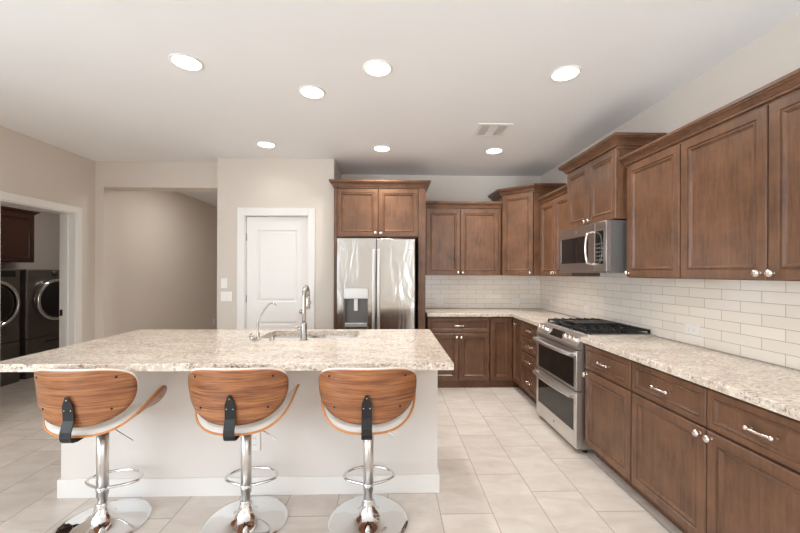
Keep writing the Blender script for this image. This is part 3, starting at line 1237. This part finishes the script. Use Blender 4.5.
for x in (.055, .125, .195, .567, .637, .707):
    bm = B()
    lathe(bm, [(.026, .0003), (.026, .006), (.0215, .008), (.020, .036), (.0175, .039), (0, .039)], Vector((x, 0, 0)) + ct, RM, 22)
    obj('burner_knob', bm, M['pullmetal'], cp)
# cooktop deck
bm = B(); box(bm, -.002, w + .002, .0905, gd, .8955, .926, .003)
obj('cooktop', bm, M['steel'], t)
bm = B(); box(bm, .03, w - .045, .105, gd - .03, .9263, .928)
obj('burner_tray', bm, M['iron'], t)
for x, y, r in ((.16, .24, .045), (.16, .47, .035), (.38, .36, .05), (.60, .24, .05), (.60, .47, .035)):
    bm = B()
    lathe(bm, [(r, .9283), (r, .936), (r * .8, .938), (r * .8, .943), (r * .7, .946), (0, .947)], (x, y, 0), 'z', 24)
    obj('burner', bm, M['iron'], t)


def grate(x0, x1):
    bm = B()
    y0, y1 = .100, gd - .016
    zt, zb = .960, .948
    r = .007
    for y in (y0, y1 - .014):
        box(bm, x0, x1, y, y + .014, zb, zt, .003)
    for x in (x0, x1 - .014):
        box(bm, x, x + .014, y0, y1, zb, zt, .003)
    n = 7
    for k in range(1, n):
        y = y0 + (y1 - y0) * k / n
        box(bm, x0 - .002, x0 + (x1 - x0) * .36, y - .006, y + .006, zb + .002, zt + .007, .002)
        box(bm, x1 - (x1 - x0) * .36, x1 + .002, y - .006, y + .006, zb + .002, zt + .007, .002)
    xm = (x0 + x1) / 2
    box(bm, xm - .006, xm + .006, y0, y1, zb, zt, .002)
    for x in (x0, x1 - .014):
        for y in (y0, (y0 + y1) / 2, y1 - .014):
            box(bm, x, x + .014, y, y + .014, .9282, zb + .001)
    return bm


for a, b in ((.028, .255), (.262, .490), (.497, .722)):
    obj('grate', grate(a, b), M['iron'], t)
bm = B()
prism(bm, [rrect(.272, .480, .150, gd - .10, .02)], .9675, .976)
obj('griddle', bm, M['iron'], t)

# ------------------------------------------------------------------ microwave
t = thing('microwave', 'stainless steel over-the-range microwave under the short upper cabinet', 'microwave', (1.672, 3.499, 1.408), RR)
w, hh = .766, .408
md = XR - .010 - 1.672
bm = B(); box(bm, 0, w, .035, md, 0, hh, .002)
obj('body', bm, M['greyside'], t)
bm = B()
dxr = .612
box(bm, 0, .035, 0, .0345, .012, hh, .002); box(bm, .512, dxr, 0, .0345, .012, hh, .002)
box(bm, .035, .512, 0, .0345, .012, .085); box(bm, .035, .512, 0, .0345, .315, hh)
md_ = obj('door', bm, M['ovensteel'], t)
bm = B(); box(bm, .0352, .5118, .0025, .02, .0852, .3148)
obj('window', bm, M['darkglass'], md_)
bm = B()
hp = smooth_path([(.592, 0.004, .070), (.592, -.034, .074), (.592, -.058, .10), (.592, -.068, .20), (.592, -.058, .30), (.592, -.034, .326), (.592, .004, .330)], 6)
tube(bm, hp, .0095, seg=12)
obj('handle', bm, M['pullmetal'], md_)
badge(md_, (.30, -.0002, .365), .016)
bm = B()
box(bm, dxr + .002, w, 0, .0345, .012, hh, .002)
cpn = obj('control_panel', bm, M['ovensteel'], t)
bm = B(); box(bm, dxr + .006, w - .036, -.0012, .003, .070, .335)
kp = obj('keypad', bm, M['darkglass'], cpn)
for r in range(5):
    for c in range(3):
        bm = B()
        x = dxr + .022 + c * .036; z = .095 + r * .032
        box(bm, x, x + .024, -.0028, -.0013, z, z + .014)
        obj('key', bm, M['greyside'], kp)
bm = B(); box(bm, 0, w, .0, .034, 0.0, .0115); obj('vent_grille', bm, M['greyside'], t)

# ------------------------------------------------------------------ wall outlets and switches


def outlet(label, loc, rz, horiz=True, gang=1, kind='outlet', grp='white wall outlets'):
    w, h = .070 * gang if gang == 1 else .128, .114
    if horiz:
        w, h = .114, .070
    t = thing('wall_' + kind if kind == 'outlet' else 'light_switch', label, 'outlet' if kind == 'outlet' else 'light switch', loc, rz, grp)
    bm = B(); box(bm, -w / 2, w / 2, -.006, -.0003, -h / 2, h / 2, .002)
    obj('cover_plate', bm, M['plastic'], t)
    if kind == 'outlet':
        for s in (-1, 1):
            bm = B()
            cx, cz = (s * .02, 0) if horiz else (0, s * .02)
            box(bm, cx - .014, cx + .014, -.0085, -.0055, cz - .014, cz + .014, .002)
            q = obj('socket', bm, M['plastic'], t)
            bm = B()
            for d in (-.006, .006):
                dx, dz = (0, d) if horiz else (d, 0)
                a, b = (.004, .001) if horiz else (.001, .004)
                box(bm, cx + dx - a, cx + dx + a, -.0089, -.0084, cz + dz - b, cz + dz + b)
            obj('slot', bm, M['gap'], q)
    else:
        for g in range(gang):
            x = (g - (gang - 1) / 2) * .046
            bm = B(); box(bm, x - .016, x + .016, -.0095, -.0055, -.033, .033, .002)
            obj('rocker', bm, M['plastic'], t)
    return t


outlet('white outlet in the end-wall tile beside the refrigerator panel', ((439.5 - 389.5) / 73, YB - .008, 1.015), 0)
outlet('white outlet in the end-wall tile near the room corner', ((517 - 389.5) / 73, YB - .008, 1.015), 0)
outlet('white outlet in the side-wall tile closest to the room corner', (XR - .008, 4.55, 1.02), RR)
outlet('white outlet in the side-wall tile just behind the range', (XR - .008, 3.73, 1.02), RR)
outlet('white outlet in the tile above the countertop between range and camera', (XR - .008, 2.415, 1.02), RR)
outlet('white outlet low on the white island front behind the middle stool', (-.847, 2.303, .335), 0, False)
outlet('white outlet low on the grey hall wall', (-3.55, 7.38, .40), pi / 2, False)
outlet('single white switch plate beside the pantry door, the upper one', (-1.938, 4.28, 1.272), 0, False, 1, 'switch', 'switches beside the pantry door')
outlet('double white switch plate beside the pantry door, the lower one', (-1.912, 4.28, 1.116), 0, False, 2, 'switch', 'switches beside the pantry door')

# ------------------------------------------------------------------ bar stools


def disc_sheet(bm, outline, S, t0, t1, rings=10, seg=56, mats=(0, 0, 1), puff=None):
    """sheet over a disc of outline(theta)*r; faces offset along the surface normal by t0 (back) and t1 (front)."""
    def P(a, b):
        return Vector(S(a, b))

    def N(a, b):
        e = 1e-3
        return (P(a + e, b) - P(a - e, b)).cross(P(a, b + e) - P(a, b - e)).normalized()
    G = {0: [], 1: []}
    for side in (0, 1):
        for i in range(rings + 1):
            r = (i / rings) ** .8
            row = []
            for k in range(seg if i else 1):
                a, b = outline(2 * pi * k / seg)
                a, b = a * r, b * r
                if puff:
                    off = (t0, t1)[side] if side == 0 else t0 + (t1 - t0) * max(.0, 1 - r ** puff) ** .5
                else:
                    off = (t0, t1)[side]
                row.append(bm.verts.new(P(a, b) + N(a, b) * off))
            G[side].append(row)
        g = G[side]
        for i in range(rings):
            for k in range(seg):
                k2 = (k + 1) % seg
                vs = (g[0][0], g[1][k], g[1][k2]) if i == 0 else (g[i][k], g[i + 1][k], g[i + 1][k2], g[i][k2])
                f = bm.faces.new(vs if side else vs[::-1]); f.smooth = True; f.material_index = mats[side]
    a, b = G[0][-1], G[1][-1]
    for k in range(seg):
        k2 = (k + 1) % seg
        f = bm.faces.new((a[k], a[k2], b[k2], b[k])); f.material_index = mats[2]
    return bm


def spow(v, p):
    return math.copysign(abs(v) ** p, v)


# cross-section of the saddle seat: slope grows towards the raised sides
SL, SPH, SEX = .315, radians(68), 1.6
TAB = [(0.0, 0.0)]
NT_ = 400
for i in range(1, NT_ + 1):
    s = (i - .5) / NT_ * 1.2
    ph = SPH * s ** SEX
    TAB.append((TAB[-1][0] + cos(ph) * SL * 1.2 / NT_, TAB[-1][1] + sin(ph) * SL * 1.2 / NT_))


def seatS(s, y):
    u = min(abs(s) / SL / 1.2, .9999) * NT_
    i = int(u); f = u - i
    x = TAB[i][0] * (1 - f) + TAB[i + 1][0] * f
    z = TAB[i][1] * (1 - f) + TAB[i + 1][1] * f
    return (math.copysign(x, s), y + .02, .570 + z + .26 * (y + .06) * min(1.0, abs(s) / SL) ** 2.2 - .010 * max(0, (y - .08) / .12) ** 2)


def seat_out(k):
    n = 2.3
    return lambda th: (SL * k * spow(cos(th), 2 / n) * (1 + .16 * spow(sin(th), 2 / n)), .205 * k * spow(sin(th), 2 / n))


BR = .36


def backS(s, z):
    th = s / BR
    return (BR * sin(th), -.200 + BR * (1 - cos(th)) - (z - .70) * .13, z)


def back_out(k):
    def f(th):
        c, s = cos(th), sin(th)
        if s >= 0:
            return (0.288 * k * spow(c, 2 / 3.4), .815 + (.096 + .4 * (k - 1)) * spow(s, 2 / 2.7))
        return (0.288 * k * spow(c, 2 / 2.25), .815 + .193 * k * spow(s, 2 / 2.25))
    return f


def back_sheet(bm, k, t0, t1, mats, puff=None):
    # outline is centred on z = .80, so shift the disc parameter
    o = back_out(k)
    return disc_sheet(bm, lambda th: (o(th)[0], o(th)[1] - .815), lambda a, b: backS(a, b + .815), t0, t1, 10, 64, mats, puff)


t = thing('bar_stool', 'bar stool with walnut bentwood back at the laundry end of the island', 'bar stool', (0, 0, 0), 0, 'walnut and chrome bar stools at the island')
stool = t
bm = B()
lathe(bm, [(.222, 0), (.226, .003), (.225, .007), (.20, .012), (.14, .020), (.095, .030), (.065, .047), (.046, .072), (.036, .100), (.0315, .118), (.0315, .124), (.026, .128), (.0, .128)], (0, 0, 0), 'z', 64)
obj('base', bm, M['chrome'], t)
bm = B()
lathe(bm, [(.0235, .122), (.0235, .165), (.0285, .1655), (.0285, .5470), (0, .5470)], (0, 0, 0), 'z', 32)
obj('post', bm, M['postmetal'], t)
bm = B()
fz = .205
fr = [(-.027, .000), (-.07, .016), (-.118, .042), (-.145, .076), (-.138, .116), (-.104, .154), (-.052, .178), (0, .184), (.052, .178), (.104, .154), (.138, .116), (.145, .076), (.118, .042), (.07, .016), (.027, .000)]
tube(bm, smooth_path([(x, y, fz) for x, y in fr], 5), .0082, seg=12)
lathe(bm, [(.0288, -.010), (.031, -.009), (.031, .009), (.0288, .010)], (0, 0, fz), 'z', 24)
obj('footrest', bm, M['chrome'], t)
bm = B()
disc_sheet(bm, seat_out(1.0), seatS, -.0055, .0055, 10, 64, (0, 0, 1))
seat = obj('seat', bm, [M['walnut'], M['ply']], t)
bm = B()
disc_sheet(bm, seat_out(.985), seatS, .0057, .030, 14, 64, (0, 0, 0), 7)
obj('seat_pad', bm, M['vinyl'], seat)
for s in (-1, 1):
    for y in (-.075, .10):
        bm = B()
        p = Vector(seatS(s * .25, y)); e = 1e-3
        nn = (Vector(seatS(s * .25 + e, y)) - Vector(seatS(s * .25 - e, y))).cross(Vector((0, 1, 0))).normalized()
        q = nn.to_track_quat('Z', 'Y').to_matrix()
        lathe(bm, [(.0055, 0), (.005, .0025), (0, .003)], p - (-nn) * (-.0057) if False else p - nn * .0057, -1 * q @ Matrix.Diagonal((1, -1, 1)), 12)
        obj('screw', bm, M['screw'], seat)
bm = B()
back_sheet(bm, 1.0, -.0055, .0055, (0, 0, 1))
bk = obj('backrest', bm, [M['walnut'], M['ply']], t)
bm = B()
back_sheet(bm, 1.022, -.006, -.032, (0, 0, 0), 16)
obj('back_pad', bm, M['vinyl'], bk)
for s, z in ((-.205, .868), (.205, .868), (-.175, .705), (.175, .705)):
    bm = B()
    p = Vector(backS(s, z)); e = 1e-3
    nn = (Vector(backS(s + e, z)) - Vector(backS(s - e, z))).cross(Vector(backS(s, z + e)) - Vector(backS(s, z - e))).normalized()
    q = nn.to_track_quat('Z', 'Y').to_matrix()
    lathe(bm, [(.0062, 0), (.0058, .003), (0, .004)], p + nn * .0056, q, 12)
    obj('screw', bm, M['screw'], bk)
# bent black strap that carries the backrest
bm = B()
pathw = [(-.035, .5535, .027), (-.195, .5535, .027), (-.216, .557, .027), (-.228, .568, .027), (-.233, .585, .027), (-.231, .612, .027),
         (-.222, .640, .027), (-.2135, .662, .027), (-.2155, .70, .0265), (-.2205, .738, .0255), (-.2245, .770, .013), (-.2262, .784, .007)]
rings = []
for i, (y, z, hw) in enumerate(pathw):
    a = pathw[max(0, i - 1)]; b = pathw[min(len(pathw) - 1, i + 1)]
    d = Vector((b[0] - a[0], b[1] - a[1])).normalized()
    n2 = Vector((-d.y, d.x)) * .0028
    rings.append([bm.verts.new((sx * hw, y + sg * n2.x, z + sg * n2.y)) for sx, sg in ((-1, -1), (1, -1), (1, 1), (-1, 1))])
for A, C in zip(rings, rings[1:]):
    for k in range(4):
        bm.faces.new((A[k], A[(k + 1) % 4], C[(k + 1) % 4], C[k]))
bm.faces.new(rings[0]); bm.faces.new(rings[-1][::-1])
box(bm, -.075, .075, -.075, .085, .5475, .5565, .002)
st_ = obj('back_bracket', bm, M['black'], t)
for x, z, y in ((0, .768, -.2272), (-.016, .715, -.2205), (.016, .715, -.2205)):
    bm = B(); lathe(bm, [(.004, 0), (.0035, .002), (0, .0028)], (x, y, z), '-y', 10)
    obj('screw', bm, M['nickel'], st_)
bm = B()
tube(bm, smooth_path([(.02, .0, .542), (.06, .0, .532), (.075, 0, .520), (.15, .0, .472), (.165, 0, .462)], 5), .0042, seg=10)
obj('lever', bm, M['chrome'], t)

STOOLS = [((-1.588, 2.046), 0, stool['label']),
          ((-.803, 2.052), 1, 'bar stool with walnut bentwood back, middle one in front of the faucets'),
          ((-.116, 2.048), 1, 'bar stool with walnut bentwood back at the range end of the island')]
for i, ((x, y), rz, lab) in enumerate(STOOLS):
    s = stool if i == 0 else copy_tree(stool)
    s.location = (x, y, 0)
    s.rotation_euler = (0, 0, radians(rz))
    s['label'] = lab

# ------------------------------------------------------------------ washer and dryer


def laundry_machine(name, label, cat, y0, dial):
    t = thing(name, label, cat, (-4.70, y0, 0), pi / 2, 'front-loading laundry machines')
    w = .715
    zr = .51
    bm = B(); box(bm, 0, w, 0, .75, zr + .006, 1.43, .022, 3)
    obj('body', bm, M['titan'], t)
    bm = B(); box(bm, .002, w - .002, .004, .74, 0, zr + .004, .01)
    pd = obj('pedestal', bm, M['titan'], t)
    bm = B(); box(bm, .02, w - .02, -.004, .004, .06, zr - .045, .003); obj('drawer', bm, M['titan'], pd)
    bm = B(); box(bm, .25, w - .25, -.010, -.003, zr - .075, zr - .05, .003); obj('drawer_grip', bm, M['titan2'], pd)
    c = (w / 2, 0, 1.012)
    bm = B()
    lathe(bm, [(.255, -.01), (.285, .0), (.290, .05), (.283, .075), (.262, .085), (.250, .078), (.243, .06), (.243, -.01)], c, '-y', 56)
    obj('door_ring', bm, M['chrome'], t)
    bm = B(); lathe(bm, [(.242, .0), (.242, .055), (.20, .066), (.1, .074), (0, .077)], c, '-y', 48)
    obj('door_glass', bm, M['darkglass'], t)
    bm = B(); box(bm, .02, w - .02, -.006, .002, 1.325, 1.418, .004)
    cp = obj('control_panel', bm, M['titan'], t)
    if dial:
        bm = B(); lathe(bm, [(.040, .006), (.040, .012), (.032, .016), (.030, .036), (0, .038)], (w * .53, 0, 1.372), '-y', 28)
        obj('dial', bm, M['titan2'], cp)
        bm = B(); box(bm, w * .64, w * .92, -.008, -.0055, 1.345, 1.40, .002); obj('display', bm, M['darkglass'], cp)
    else:
        bm = B(); box(bm, w * .58, w * .90, -.009, -.0055, 1.335, 1.412, .002); obj('display', bm, M['darkglass'], cp)
        bm = B(); lathe(bm, [(.040, .006), (.040, .012), (.032, .016), (.030, .036), (0, .038)], (w * .4, 0, 1.372), '-y', 28)
        obj('dial', bm, M['titan2'], cp)


laundry_machine('washer', 'grey front-load laundry machine with rectangular dark display, directly under the dark cabinet', 'washing machine', 4.015, False)
laundry_machine('dryer', 'grey front-load laundry machine with round dial, under bare wall beside the dark cabinet', 'dryer', 4.805, True)
